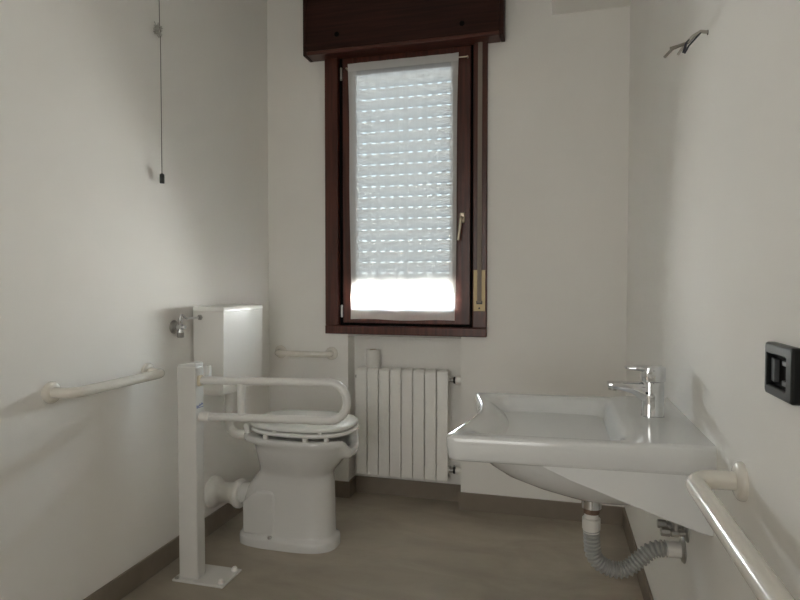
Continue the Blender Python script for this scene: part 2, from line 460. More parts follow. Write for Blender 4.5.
# ================================================================== RADIATOR in the niche
RX0, RX1, RY0, RZ0, RZ1 = -1.083, -0.553, 3.098, 0.142, 0.746
ra = thing('radiator', 'white column radiator in the niche under the window', 'radiator', (-0.82, 3.15, RZ0))
sw = (RX1 - RX0) / 8
def section_bm(x0):
    bm = NB(); g = 0.0022
    xa, xb = x0 + g, x0 + sw - g; xm = (xa + xb) / 2
    # front plate: curls back at the top
    prof = [(RY0, RZ0), (RY0, RZ1 - 0.020), (RY0 + 0.004, RZ1 - 0.010), (RY0 + 0.014, RZ1 - 0.002), (RY0 + 0.03, RZ1), (RY0 + 0.03, RZ1 - 0.004), (RY0 + 0.012, RZ1 - 0.014), (RY0 + 0.008, RZ1 - 0.03), (RY0 + 0.008, RZ0)]
    prism(bm, prof, 'X', xa, xb)
    box(bm, xm - 0.012, xm + 0.012, RY0 + 0.008, RY0 + 0.085, RZ0 + 0.02, RZ1 - 0.02)
    box(bm, xm - 0.021, xm + 0.021, RY0 + 0.028, RY0 + 0.074, RZ1 - 0.012, RZ1 + 0.0005)
    box(bm, xa, xb, RY0 + 0.080, RY0 + 0.086, RZ0, RZ1 - 0.01)
    for z in (RZ0 + 0.05, RZ1 - 0.055): lathe(bm, (x0, RY0 + 0.045, z), (1, 0, 0), [(0, 0.021), (sw, 0.021)], 18)
    return bm
first = None
for k in range(8):
    if first is None:
        first = link_mesh('section', section_bm(RX0), M['radiator'], ra, bevel=0.0015)
    else:
        o = first.copy(); COL.objects.link(o); o.location = (sw * k, 0, 0)
for z in (RZ0 + 0.05, RZ1 - 0.055):
    b = NB(); lathe(b, (RX1, RY0 + 0.045, z), (1, 0, 0), [(0, 0.010), (0.010, 0.010), (0.012, 0.013), (0.022, 0.013)], 18)
    v = link_mesh('valve', b, M['steel'], ra)
    b = NB(); lathe(b, (RX1 + 0.0205, RY0 + 0.045, z), (1, 0, 0), [(0, 0.015), (0.003, 0.019), (0.010, 0.019), (0.013, 0.014)], 18); link_mesh('valve_collar', b, M['black'], v)
    b = NB(); r0 = 0.023 if z > 0.5 else 0.017
    lathe(b, (RX1 + 0.033, RY0 + 0.045, z), (1, 0, 0), [(0, r0 * 0.8), (0.004, r0), (0.026, r0), (0.034, r0 * 0.85), (0.036, r0 * 0.4)], 20); link_mesh('valve_head', b, M['plastic'], v)
    b = NB(); sweep(b, [(RX1 + 0.016, RY0 + 0.045, z), (RX1 + 0.016, NY + 0.002, z)], 0.008, 12); link_mesh('pipe', b, M['steel'], v)
    b = NB(); lathe(b, (RX0 + 0.002, RY0 + 0.045, z), (-1, 0, 0), [(0, 0.017), (0.006, 0.017), (0.008, 0.010), (0.016, 0.009)], 16); link_mesh('end_plug', b, M['black'] if z > 0.5 else M['radiator'], ra)
for x in (RX0 + sw * 1.5 + 0.03, RX0 + sw * 6.5 + 0.03):
    b = NB(); box(b, x - 0.01, x + 0.01, RY0 + 0.084, NY + 0.003, RZ1 - 0.10, RZ1 - 0.07); link_mesh('wall_bracket', b, M['steel'], ra)

# toilet paper roll standing on the radiator
rx, ry, rz = -0.995, 3.146, RZ1 + 0.0005
tp = thing('toilet_paper_roll', 'toilet paper roll standing upright on top of the radiator', 'toilet paper', (rx, ry, rz))
b = NB(); n = 36
prof = [(0.020, 0.0), (0.037, 0.0), (0.0385, 0.003), (0.0385, 0.097), (0.037, 0.100), (0.020, 0.100)]
rings = [[Vector((rx + r * math.cos(2 * PI * k / n), ry + r * math.sin(2 * PI * k / n), rz + z)) for k in range(n)] for r, z in prof]
ring_skin(b, rings, closed=True); link_mesh('paper', b, M['paper'], tp)
b = NB(); rings = [[Vector((rx + r * math.cos(2 * PI * k / n), ry + r * math.sin(2 * PI * k / n), rz + z)) for k in range(n)] for r, z in ((0.0185, 0.0005), (0.0200, 0.0005), (0.0200, 0.1005), (0.0185, 0.1005))]
ring_skin(b, rings, closed=True); link_mesh('cardboard_core', b, M['card'], tp)
b = NB()
pts = [(rx + 0.0392 * math.cos(a), ry + 0.0392 * math.sin(a)) for a in [PI * (0.9 - 0.06 * k) for k in range(0, 1)]] 
pa = [(rx - 0.030, ry - 0.026), (rx - 0.0385, ry - 0.012), (rx - 0.046, ry - 0.016)]
pp = pa + [(x + 0.0008, y + 0.0008) for x, y in reversed(pa)]
prism(b, pp, 'Z', rz + 0.002, rz + 0.099); link_mesh('loose_sheet', b, M['paper'], tp)

# ================================================================== GRAB BARS
def flange(bm, base, axis, r=0.037):
    lathe(bm, base, axis, [(0, r), (0.006, r), (0.010, r * 0.95), (0.0135, r * 0.82), (0.015, r * 0.55)], 32)
def grab_bar(name_label, path, flanges, loc, rad=0.0182, bend=0.05):
    t = thing('grab_rail', name_label, 'grab bar', loc)
    b = NB(); sweep(b, fillet(path, bend, 10), rad, 24); link_mesh('tube', b, M['enamel'], t, angle=60)
    for base, ax in flanges:
        b = NB(); flange(b, base, ax); link_mesh('flange', b, M['enamel'], t)
    return t
zl = 0.858; so = 0.088
grab_bar('cream white grab bar on the left wall', [(XL + 0.012, 1.562, zl), (XL + so, 1.562, zl), (XL + so, 2.036, zl), (XL + 0.012, 2.036, zl)],
         [((XL, 1.562, zl), (1, 0, 0)), ((XL, 2.036, zl), (1, 0, 0))], (XL, 1.8, zl))
zb = 0.823; by = YB - 0.075
grab_bar('short white grab bar between the cistern and the radiator niche', [(-1.543, YB - 0.012, zb), (-1.543, by, zb), (-1.226, by, zb), (-1.226, YB - 0.012, zb)],
         [((-1.543, YB, zb), (0, -1, 0)), ((-1.226, YB, zb), (0, -1, 0))], (-1.385, YB, zb), rad=0.0175, bend=0.04)
zr = 0.842; xo = XR - 0.092
grab_bar('cream white grab bar on the right wall beside the washbasin', [(XR - 0.012, 1.232, zr), (xo, 1.232, zr), (xo, 0.66, zr), (XR - 0.012, 0.66, zr)],
         [((XR, 1.232, zr), (-1, 0, 0)), ((XR, 0.66, zr), (-1, 0, 0))], (XR, 0.95, zr), bend=0.055)

# ================================================================== FOLDING SUPPORT RAIL on a floor post
PX0, PX1, PY0, PY1, PZ = -1.489, -1.402, 2.050, 2.108, 0.884
sr = thing('support_rail', 'white U shaped support rail on a square floor post left of the toilet', 'support rail', (-1.42, 2.09, 0))
b = NB(); prism(b, [(-1.508, 2.030), (-1.275, 2.030), (-1.275, 2.180), (-1.508, 2.180)], 'Z', 0.0, 0.009)
pb = link_mesh('base_plate', b, M['post'], sr, bevel=0.002)
for x, y in ((-1.296, 2.054), (-1.298, 2.160)):
    b = NB(); lathe(b, (x, y, 0.009), (0, 0, 1), [(0, 0.013), (0.004, 0.013), (0.014, 0.010), (0.017, 0.006)], 14); link_mesh('bolt_cap', b, M['plastic'], pb)
b = NB(); lathe(b, (-1.492, 2.040, 0.009), (0, 0, 1), [(0, 0.009), (0.005, 0.009), (0.006, 0.006)], 6); link_mesh('bolt', b, M['steel'], pb)
b = NB(); box(b, PX0, PX1, PY0, PY1, 0.008, PZ); po = link_mesh('post', b, M['post'], sr, bevel=0.006, segs=3)
b = NB(); prism(b, [(PX0 + 0.001, PZ - 0.002), (PX1 - 0.001, PZ - 0.002), (PX1 - 0.001, PZ + 0.012), (PX1 - 0.02, PZ + 0.016), (PX0 + 0.006, PZ + 0.007)], 'Y', PY0 + 0.001, PY1 - 0.001)
link_mesh('post_cap', b, M['clear'], po, bevel=0.004, segs=3)
# small blue script on the right face of the post
b = NB()
yy = PY0 + 0.006
for k in range(7):
    h_ = 0.010 if k in (0, 3, 5) else 0.0065
    box(b, PX1, PX1 + 0.0006, yy + k * 0.0065, yy + k * 0.0065 + 0.0032, 0.7150 + k * 0.0012, 0.7150 + h_ + k * 0.0012)
box(b, PX1, PX1 + 0.0006, yy, yy + 0.046, 0.7130, 0.7150)
link_mesh('printed_name', b, M['blue'], po, smooth=False)
ry_ = 2.080
zt, zb2 = 0.824, 0.676
ang = math.radians(1.6)
def tilt(x, z):
    dx = x - PX1; return (x, ry_, z + math.sin(ang) * dx)
b = NB(); box(b, PX1 - 0.004, PX1 + 0.012, ry_ - 0.020, ry_ + 0.012, 0.802, 0.846); link_mesh('hinge_block', b, M['ivory'], sr, bevel=0.006)
xe = -0.762; ru = (zt - zb2) / 2
path = [tilt(PX1 - 0.005, zt)]
for k in range(13):
    a = PI / 2 - PI * k / 12
    path.append(tilt(xe - ru + math.cos(a) * ru, (zt + zb2) / 2 + math.sin(a) * ru))
path.append(tilt(PX1 + 0.004, zb2))
b = NB(); sweep(b, path, 0.0165, 24); rl = link_mesh('rail_tube', b, M['post'], sr, angle=60)
b = NB(); sweep(b, [tilt(-1.212, zt - 0.012), tilt(-1.212, zb2 + 0.012)], 0.0165, 20); link_mesh('strut', b, M['post'], rl, angle=60)
b = NB(); lathe(b, (PX1 + 0.001, ry_, zb2), (1, 0, 0.028), [(0, 0.017), (0.002, 0.020), (0.040, 0.020), (0.043, 0.017)], 24); link_mesh('collar', b, M['plastic'], sr)
b = NB(); box(b, PX1 + 0.014, PX1 + 0.036, ry_ + 0.012, ry_ + 0.03, 0.83, 0.883); box(b, PX1 - 0.004, PX1 + 0.036, ry_ + 0.012, ry_ + 0.03, 0.826, 0.836)
link_mesh('latch', b, M['clear'], sr, bevel=0.003)

# ================================================================== TOILET
TY = 2.51
to = thing('toilet', 'white floor standing toilet with raised open front bowl', 'toilet', (-1.2, TY, 0))
def egg(xb, xf, hw, z, n=56, e=2.35, fr=0.55):
    """outline with blunt back and rounder front; widest at fraction fr"""
    out = []; xm = xb + (xf - xb) * fr
    for k in range(n):
        t = 2 * PI * k / n; c, s = math.cos(t), math.sin(t)
        ee = e if c > 0 else e + 0.5
        x = math.copysign(abs(c) ** (2 / ee), c); y = math.copysign(abs(s) ** (2 / ee), s)
        out.append(Vector((xm + (xf - xm) * x if c > 0 else xm + (xm - xb) * x, TY + hw * y, z)))
    return out
RIM = 0.524
secs = [(-1.450, -0.966, 0.122, 0.0), (-1.450, -0.966, 0.123, 0.006), (-1.449, -0.967, 0.123, 0.034), (-1.447, -0.971, 0.119, 0.044), (-1.440, -0.982, 0.108, 0.050),
        (-1.438, -0.986, 0.104, 0.060), (-1.434, -0.987, 0.100, 0.140), (-1.426, -0.988, 0.098, 0.205), (-1.408, -0.990, 0.098, 0.255), (-1.380, -0.992, 0.100, 0.300),
        (-1.356, -0.993, 0.104, 0.332), (-1.346, -0.988, 0.111, 0.350), (-1.345, -0.970, 0.124, 0.372), (-1.349, -0.946, 0.140, 0.400), (-1.353, -0.920, 0.156, 0.434),
        (-1.357, -0.902, 0.166, 0.462), (-1.362, -0.890, 0.172, 0.480), (-1.385, -0.880, 0.178, 0.490), (-1.412, -0.876, 0.183, 0.500), (-1.415, -0.875, 0.184, 0.511), (-1.412, -0.878, 0.181, RIM - 0.003), (-1.405, -0.886, 0.174, RIM),
        (-1.375, -0.905, 0.150, RIM), (-1.33, -0.915, 0.138, RIM - 0.006), (-1.30, -0.925, 0.128, RIM - 0.03), (-1.28, -0.955, 0.11, 0.43), (-1.26, -1.02, 0.08, 0.36), (-1.22, -1.10, 0.04, 0.32)]
rings = []
for xb, xf, hw, z in secs:
    fr = 0.5 if z < 0.33 else 0.56
    e = 2.9 if z < 0.33 else 2.35
    r = egg(xb, xf, hw, z, 72, e, fr)
    rings.append(r)
for r in rings:
    for p in r:
        if p.z > 0.42 and p.x > -0.985:
            w = min(1, max(0, (p.x + 0.958) / 0.055)); w = w * w * (3 - 2 * w)
            s = min(1, max(0, (0.105 - abs(p.y - TY)) / 0.06)); s = s * s * (3 - 2 * s)
            p.z -= 0.050 * w * s * min(1, (p.z - 0.42) / 0.06)
b = NB(); ring_skin(b, rings); bowl = link_mesh('bowl', b, M['ceramic'], to, angle=70)
# moulded siphon bulge on both flanks
for sg in (-1, 1):
    b = NB()
    poly = [(-1.405, 0.052), (-1.238, 0.052), (-1.238, 0.235)] + [(-1.268 + 0.030 * math.cos(a), 0.235 + 0.030 * math.sin(a)) for a in [PI / 2 * k / 6 for k in range(1, 7)]] + [(-1.33, 0.262), (-1.405, 0.20)]
    prism(b, poly, 'Y', TY + sg * 0.075, TY + sg * 0.1035); link_mesh('siphon_bulge', b, M['ceramic'], bowl, bevel=0.012, segs=4, angle=80)
b = NB(); lathe(b, (-1.258, TY - 0.110, 0.052), (0, -1, 0.25), [(0, 0.008), (0.010, 0.008), (0.012, 0.005)], 12); link_mesh('floor_screw', b, M['steel'], bowl)
b = NB(); sweep(b, [(-1.36, TY, 0.215), (-1.457, TY - 0.003, 0.205)], 0.050, 24); link_mesh('spigot', b, M['ceramic'], bowl, angle=60)
# seat ring, lid, bumpers, hinges
def slab(rings_, bm): ring_skin(bm, rings_)
def seat_ring(bm, xb, xf, hw, z0, z1, ib, if_, ihw):
    o = [egg(xb + d, xf - d, hw - d, z, 72) for d, z in ((0.006, z0), (0.0, z0 + 0.004), (0.0, z1 - 0.005), (0.004, z1 - 0.001), (0.009, z1))]
    i = [egg(ib - d, if_ + d, ihw + d, z, 72) for d, z in ((0.004, z1), (0.0, z1 - 0.004), (0.0, z0 + 0.003), (0.003, z0))]
    ring_skin(bm, o + i, closed=True)
b = NB(); seat_ring(b, -1.372, -0.876, 0.186, RIM + 0.018, RIM + 0.036, -1.27, -0.93, 0.11); seat = link_mesh('seat', b, M['seat'], to, angle=60)
for x, y in ((-1.245, -0.172), (-1.055, -0.170), (-0.965, -0.145), (-1.245, 0.172), (-1.055, 0.170), (-0.965, 0.145)):
    b = NB(); box(b, x - 0.010, x + 0.010, TY + y - 0.006, TY + y + 0.012, RIM - 0.001, RIM + 0.020); link_mesh('bumper', b, M['plastic'], seat, bevel=0.003)
b = NB()
lr = [egg(-1.378 + d, -0.880 - d, 0.184 - d, z, 72) for d, z in ((0.010, RIM + 0.042), (0.002, RIM + 0.043), (0.0, RIM + 0.047), (0.0, RIM + 0.054), (0.004, RIM + 0.060), (0.014, RIM + 0.064), (0.05, RIM + 0.067), (0.10, RIM + 0.069), (0.15, RIM + 0.070))]
ring_skin(b, lr); lid = link_mesh('lid', b, M['seat'], to, angle=60)
for x, y in ((-0.99, -0.16), (-1.20, -0.175), (-0.99, 0.16), (-1.20, 0.175)):
    b = NB(); box(b, x - 0.007, x + 0.007, TY + y - 0.004, TY + y + 0.010, RIM + 0.0355, RIM + 0.0435); link_mesh('bumper', b, M['plastic'], lid, bevel=0.002)
for y in (-0.075, 0.075):
    b = NB(); lathe(b, (-1.385, TY + y - 0.02, RIM + 0.030), (0, 1, 0), [(0, 0.014), (0.04, 0.014)], 16); box(b, -1.398, -1.372, TY + y - 0.016, TY + y + 0.016, RIM - 0.001, RIM + 0.03)
    link_mesh('hinge', b, M['plastic'], to, bevel=0.002)

# waste connector to the wall
b = NB(); lathe(b, (XL, 2.496, 0.200), (1, 0.02, 0.02), [(0, 0.074), (0.004, 0.076), (0.020, 0.076), (0.026, 0.073), (0.044, 0.057), (0.056, 0.049), (0.090, 0.048), (0.108, 0.050), (0.124, 0.056), (0.138, 0.066), (0.146, 0.069), (0.158, 0.069), (0.164, 0.064), (0.165, 0.050)], 36)
tag(link_mesh('waste_pipe_connector', b, M['plastic'], loc=(XL, 2.496, 0.2), angle=50), 'flared white waste pipe joining the toilet foot to the left wall', 'pipe')

# ================================================================== CISTERN
ci = thing('cistern', 'white wall hung cistern above and behind the toilet', 'cistern', (XL, 2.515, 0.71))
ya, yb = 2.338, 2.700
def cist_ring(z, d, xfront):
    pts = []
    x0 = XL + 0.012
    pts.append(Vector((x0, ya + d, z))); 
    for k in range(13):
        t = k / 12; y = ya + d + (yb - ya - 2 * d) * t
        pts.append(Vector((xfront + 0.013 * math.sin(PI * t) ** 0.8, y, z)))
    pts.append(Vector((x0, yb - d, z)))
    return pts
b = NB()
zs_ = [(0.700, 0.035, -1.512), (0.704, 0.014, -1.482), (0.712, 0.006, -1.466), (0.735, 0.002, -1.457), (0.90, 0.0, -1.452), (1.090, 0.0, -1.450)]
ring_skin(b, [cist_ring(z, d, xf) for z, d, xf in zs_]); tank = link_mesh('tank', b, M['plastic'], ci, angle=40)
b = NB()
zs_ = [(1.0905, 0.001, -1.451), (1.094, -0.002, -1.448), (1.106, -0.002, -1.448), (1.113, 0.002, -1.453), (1.116, 0.012, -1.464)]
ring_skin(b, [cist_ring(z, d, xf) for z, d, xf in zs_]); link_mesh('lid', b, M['plastic'], ci, angle=40)
b = NB(); box(b, XL, XL + 0.014, ya + 0.03, yb - 0.03, 0.80, 1.05); link_mesh('wall_mount', b, M['gasket'], ci)
b = NB(); lathe(b, (-1.572, ya - 0.0, 1.066), (0, -1, 0), [(0, 0.014), (0.003, 0.014), (0.004, 0.010), (0.008, 0.010)], 6); link_mesh('inlet_nut', b, M['steel'], ci)

# flush pipe
b = NB()
path = fillet([(-1.530, TY, 0.705), (-1.530, TY, 0.490), (-1.4165, TY, 0.490)], 0.055, 10)
sweep(b, path, 0.0225, 22)
tag(link_mesh('flush_pipe', b, M['plastic'], loc=(-1.530, TY, 0.48), angle=60), 'white bent flush pipe between cistern and toilet', 'pipe')
b = None
# stop valve on the left wall
vy, vz = 2.212, 1.030
va = thing('stop_valve', 'chrome stop valve on the left wall beside the cistern', 'valve', (XL, vy, vz))
b = NB(); lathe(b, (XL, vy, vz), (1, 0, 0), [(0, 0.030), (0.003, 0.030), (0.008, 0.026), (0.012, 0.014)], 28); link_mesh('rosette', b, M['steel'], va)
b = NB(); lathe(b, (XL + 0.008, vy, vz), (1, 0, 0), [(0, 0.010), (0.012, 0.010), (0.014, 0.013), (0.036, 0.013), (0.038, 0.010), (0.05, 0.009)], 18)
lathe(b, (XL + 0.034, vy, vz - 0.036), (0, 0, 1), [(0, 0.012), (0.012, 0.014), (0.030, 0.010), (0.055, 0.009), (0.06, 0.011), (0.075, 0.011)], 18); bd = link_mesh('valve_body', b, M['chrome'], va)
b = NB(); lathe(b, (XL + 0.034, vy, vz - 0.046), (0, 0, 1), [(0, 0.013), (0.003, 0.015), (0.022, 0.015), (0.025, 0.012)], 12); link_mesh('valve_cap', b, M['steel'], bd)
b = NB(); sweep(b, fillet([(XL + 0.034, vy, vz + 0.03), (XL + 0.034, vy, vz + 0.064), (-1.572, vy + 0.02, 1.066), (-1.572, ya - 0.004, 1.066)], 0.02, 6), 0.005, 12); link_mesh('supply_tube', b, M['chrome'], va, angle=60)

# ================================================================== WASHBASIN
SYA, SYB = 1.416, 2.012
SZ = 0.853
FX = -0.262
def front_x(v):          # v 0 near .. 1 far; concave front edge with rounded corners
    c = 0.046 * (math.sin(PI * v) ** 1.5)
    k = 0.0
    for e in (v, 1 - v):
        d = e * (SYB - SYA); r = 0.022
        if d < r: k += r - math.sqrt(max(0, r * r - (r - d) ** 2))
    return FX + c + k
def sstep(a, b_, x):
    t = min(1, max(0, (x - a) / (b_ - a))); return t * t * (3 - 2 * t)
def top_z(x, y):
    z = SZ - 0.009 * (XR - x) / 0.61                   # the basin leans very slightly to the front
    z -= 0.0 
    # bowl
    fx = front_x((y - SYA) / (SYB - SYA))
    sx = sstep(fx + 0.012, fx + 0.20, x) * (1 - sstep(0.110, 0.176, x))
    sy = sstep(SYA + 0.030, SYA + 0.120, y) * (1 - sstep(SYB - 0.120, SYB - 0.030, y))
    z -= 0.125 * sx * sy
    # shallow raised back deck
    z += 0.004 * sstep(0.17, 0.21, x)
    return z
wb = thing('washbasin', 'white wall mounted washbasin with concave front edge', 'washbasin', (XR, 1.72, 0.6))
b = NB(); NU, NV = 72, 72
vv = [0, .004, .010, .018, .028, .038, .05] + [0.05 + 0.90 * k / (NV - 14) for k in range(1, NV - 14)] + [.95, .962, .972, .982, .990, .996, 1.0]
uu = [0, .006, .014, .024, .036, .05] + [0.05 + 0.95 * k / (NU - 6) for k in range(1, NU - 5)]
G = []
for v in vv:
    y = SYA + (SYB - SYA) * v; fx = front_x(v); row = []
    for u in uu:
        x = fx + (XR - fx) * u
        z = top_z(x, y)
        # rolled rim edges
        de = min(u * (XR - fx), v * (SYB - SYA), (1 - v) * (SYB - SYA)); r = 0.010
        if de < r: z -= (r - math.sqrt(max(0, r * r - (r - de) ** 2)))
        row.append(b.verts.new((x, y, z)))
    G.append(row)
for j in range(len(vv) - 1):
    for i in range(len(uu) - 1): b.faces.new((G[j][i], G[j][i + 1], G[j + 1][i + 1], G[j + 1][i]))
loop = G[0] + [r[-1] for r in G[1:]] + list(reversed(G[-1][:-1])) + [r[0] for r in reversed(G[1:-1])]
prev = loop
cxm, cym = 0.05, (SYA + SYB) / 2
for dz, ins in ((0.030, 0.001), (0.057, 0.004), (0.064, 0.008), (0.067, 0.014)):
    cur = []
    for v0 in loop:
        x, y, z = v0.co
        y2 = y + math.copysign(ins, cym - y); x2 = x + (ins if x < XR - 0.02 else 0)
        zt_ = SZ - 0.009 * (XR - x) / 0.61 
        cur.append(b.verts.new((x2, y2, zt_ - dz)))
    n = len(loop)
    for k in range(n):
        b.faces.new((prev[k], prev[(k + 1) % n], cur[(k + 1) % n], cur[k]))
    prev = cur
b.faces.new(prev)
basin = link_mesh('basin', b, M['basin'], wb, angle=50)
# underside bowl
b = NB(); rr = []
for z, x0, x1, y0, y1, ee in ((0.800, -0.215, 0.350, 1.445, 1.985, 5.0), (0.770, -0.205, 0.350, 1.455, 1.975, 4.0), (0.735, -0.185, 0.350, 1.475, 1.960, 3.2), (0.705, -0.150, 0.340, 1.500, 1.935, 2.8), (0.675, -0.085, 0.320, 1.535, 1.900, 2.5), (0.650, -0.010, 0.290, 1.575, 1.860, 2.3), (0.632, 0.045, 0.240, 1.630, 1.805, 2.2), (0.627, 0.070, 0.180, 1.680, 1.760, 2.0)):
    rr.append(superring((x0 + x1) / 2, (y0 + y1) / 2, (x1 - x0) / 2, (y1 - y0) / 2, z, 64, ee))
ring_skin(b, rr); link_mesh('bowl_underside', b, M['basin'], basin, angle=50)
for y0 in (SYA + 0.012, SYB - 0.032):
    b = NB(); prism(b, [(-0.026, 0.7775), (-0.026, 0.800), (XR, 0.800), (XR, 0.650), (0.325, 0.655), (0.25, 0.679), (0.162, 0.709), (0.039, 0.7500)], 'Y', y0, y0 + 0.020); link_mesh('side_bracket', b, M['basin'], basin, bevel=0.003)
b = NB(); lathe(b, (0.02, 1.72, top_z(0.02, 1.72) - 0.001), (0, 0, 1), [(0, 0.032), (0.003, 0.032), (0.004, 0.026), (0.0035, 0.012), (0.006, 0.010)], 28); link_mesh('drain_plug', b, M['chrome'], wb)

# tap
tx, ty, tz = 0.264, 1.720, SZ + 0.001
tap = thing('tap', 'chrome single lever mixer tap on the washbasin', 'tap', (tx, ty, tz))
b = NB()
rr = []
for z, hx, hy in ((0.0, 0.0290, 0.0275), (0.002, 0.0300, 0.0280), (0.006, 0.0290, 0.0270), (0.05, 0.0285, 0.0262), (0.092, 0.0282, 0.0260), (0.0965, 0.0272, 0.025)):
    rr.append(superring(tx, ty, hx, hy, tz + z, 36, 3.2))
ring_skin(b, rr)
# spout lofted forward out of the body
sp = [(0.272, 0.012, 0.094, 0.0235), (0.250, 0.026, 0.0945, 0.0232), (0.238, 0.042, 0.0945, 0.0230), (0.224, 0.053, 0.0940, 0.0226), (0.208, 0.063, 0.0935, 0.0220), (0.185, 0.0695, 0.0935, 0.0210), (0.160, 0.0735, 0.0935, 0.0200), (0.150, 0.0755, 0.0930, 0.0195), (0.145, 0.0795, 0.0910, 0.0180)]
rr = []
for x, z0, z1, hw in sp:
    ring = []
    for k in range(24):
        t = 2 * PI * k / 24; c, s = math.cos(t), math.sin(t)
        ring.append(Vector((x, ty + hw * math.copysign(abs(c) ** 0.5, c), tz + (z0 + z1) / 2 + (z1 - z0) / 2 * math.copysign(abs(s) ** 0.5, s))))
    rr.append(ring)
ring_skin(b, rr); tb = link_mesh('tap_body', b, M['chrome'], tap, angle=40)
b = NB(); lathe(b, (0.160, ty, tz + 0.077), (-0.12, 0, -1), [(0, 0.0115), (0.008, 0.0115), (0.009, 0.009)], 20); link_mesh('aerator', b, M['steel'], tb)
b = NB(); lathe(b, (0.246, ty - 0.026, tz + 0.068), (0, -1, 0), [(0, 0.0035), (0.0015, 0.0035)], 12); link_mesh('indicator', b, M['black'], tb)
b = NB()
rr = []
for z, x0, x1, hy in ((0.099, 0.234, 0.294, 0.0260), (0.104, 0.232, 0.295, 0.0265), (0.126, 0.233, 0.295, 0.0268), (0.136, 0.236, 0.295, 0.0265), (0.1395, 0.242, 0.291, 0.0235)):
    rr.append(superring((x0 + x1) / 2, ty, (x1 - x0) / 2, hy, tz + z, 36, 4.0))
ring_skin(b, rr)
rr = []
for x, z0, z1, hw in ((0.285, 0.124, 0.1385, 0.024), (0.25, 0.124, 0.1405, 0.0245), (0.225, 0.1265, 0.1405, 0.0235), (0.205, 0.1285, 0.1385, 0.0215), (0.192, 0.1305, 0.1365, 0.018), (0.190, 0.1325, 0.1345, 0.015)):
    ring = []
    for k in range(20):
        t = 2 * PI * k / 20; c, s = math.cos(t), math.sin(t)
        ring.append(Vector((x, ty + hw * math.copysign(abs(c) ** 0.45, c), tz + (z0 + z1) / 2 + (z1 - z0) / 2 * math.copysign(abs(s) ** 0.6, s))))
    rr.append(ring)
ring_skin(b, rr); link_mesh('lever', b, M['chrome'], tap, angle=40)

# waste trap with corrugated hose
dx, dy = 0.106, 1.72
wt = thing('waste_trap', 'grey corrugated waste hose under the washbasin', 'waste trap', (dx, dy, 0.42))
b = NB(); lathe(b, (dx, dy, 0.629), (0, 0, -1), [(0, 0.034), (0.010, 0.029), (0.012, 0.024), (0.06, 0.022)], 28); link_mesh('tailpiece', b, M['rubber'], wt)
b = NB(); lathe(b, (dx, dy, 0.615), (0, 0, -1), [(0, 0.024), (0.002, 0.0275), (0.030, 0.0275), (0.032, 0.024)], 28); link_mesh('nut', b, M['chrome'], wt)
b = NB(); lathe(b, (dx, dy, 0.574), (0, 0, -1), [(0, 0.019), (0.018, 0.019), (0.020, 0.025), (0.050, 0.025), (0.052, 0.0225), (0.060, 0.0225)], 28); link_mesh('socket', b, M['whitepvc'], wt)
key = fillet([(dx, dy, 0.520), (dx + 0.006, dy, 0.428), (dx + 0.085, dy + 0.004, 0.404), (dx + 0.165, dy + 0.008, 0.482), (XR - 0.045, dy + 0.012, 0.484)], 0.055, 12)
# resample and corrugate
def resample(pts, step):
    out = [pts[0].copy()]; acc = 0
    for a, c in zip(pts, pts[1:]):
        L = (c - a).length; d = step - acc
        while d <= L:
            out.append(a + (c - a) * (d / L)); d += step
        acc = (acc + L) % step
    return out
path = resample([Vector(p) for p in key], 0.0028)
rad = [0.0205 + 0.0026 * (1 if (i // 2) % 2 == 0 else -1) for i in range(len(path))]
b = NB(); sweep(b, path, rad, 24); link_mesh('corrugated_hose', b, M['grey'], wt, angle=30)
b = NB(); sweep(b, [path[-1], (XR - 0.002, dy + 0.012, 0.484)], 0.0215, 24); link_mesh('spigot', b, M['whitepvc'], wt, angle=60)
b = NB(); lathe(b, (XR, dy + 0.012, 0.484), (-1, 0, 0), [(0, 0.034), (0.003, 0.034), (0.008, 0.028), (0.009, 0.022)], 28); link_mesh('rosette', b, M['steel'], wt)

# two angle valves under the basin
for k, (y, lab) in enumerate(((1.742, 'dark chrome angle valve under the washbasin, the farther of two'), (1.688, 'dark chrome angle valve under the washbasin, the nearer of two'))):
    z = 0.548
    av = thing('angle_valve', lab, 'valve', (XR, y, z), 'angle valves under the washbasin')
    b = NB(); lathe(b, (XR, y, z), (-1, 0, 0), [(0, 0.022), (0.003, 0.022), (0.007, 0.017), (0.008, 0.009)], 22); link_mesh('rosette', b, M['steel'], av)
    b = NB(); lathe(b, (XR - 0.006, y, z), (-1, 0, 0), [(0, 0.008), (0.016, 0.008), (0.018, 0.011), (0.036, 0.011), (0.038, 0.008), (0.042, 0.007)], 16)
    lathe(b, (XR - 0.030, y, z), (0, 0, 1), [(0, 0.009), (0.022, 0.008), (0.024, 0.010), (0.036, 0.010)], 14); link_mesh('valve_body', b, M['steel'], av)
    b = NB(); lathe(b, (XR - 0.044, y, z), (-1, 0, 0), [(0, 0.010), (0.002, 0.0125), (0.022, 0.0125), (0.024, 0.010)], 8); link_mesh('knob', b, M['steel'], av)
    b = NB(); sweep(b, fillet([(XR - 0.030, y, z + 0.03), (XR - 0.030, y, 0.645)], 0.01), 0.006, 12); link_mesh('supply_hose', b, M['steel'], av)

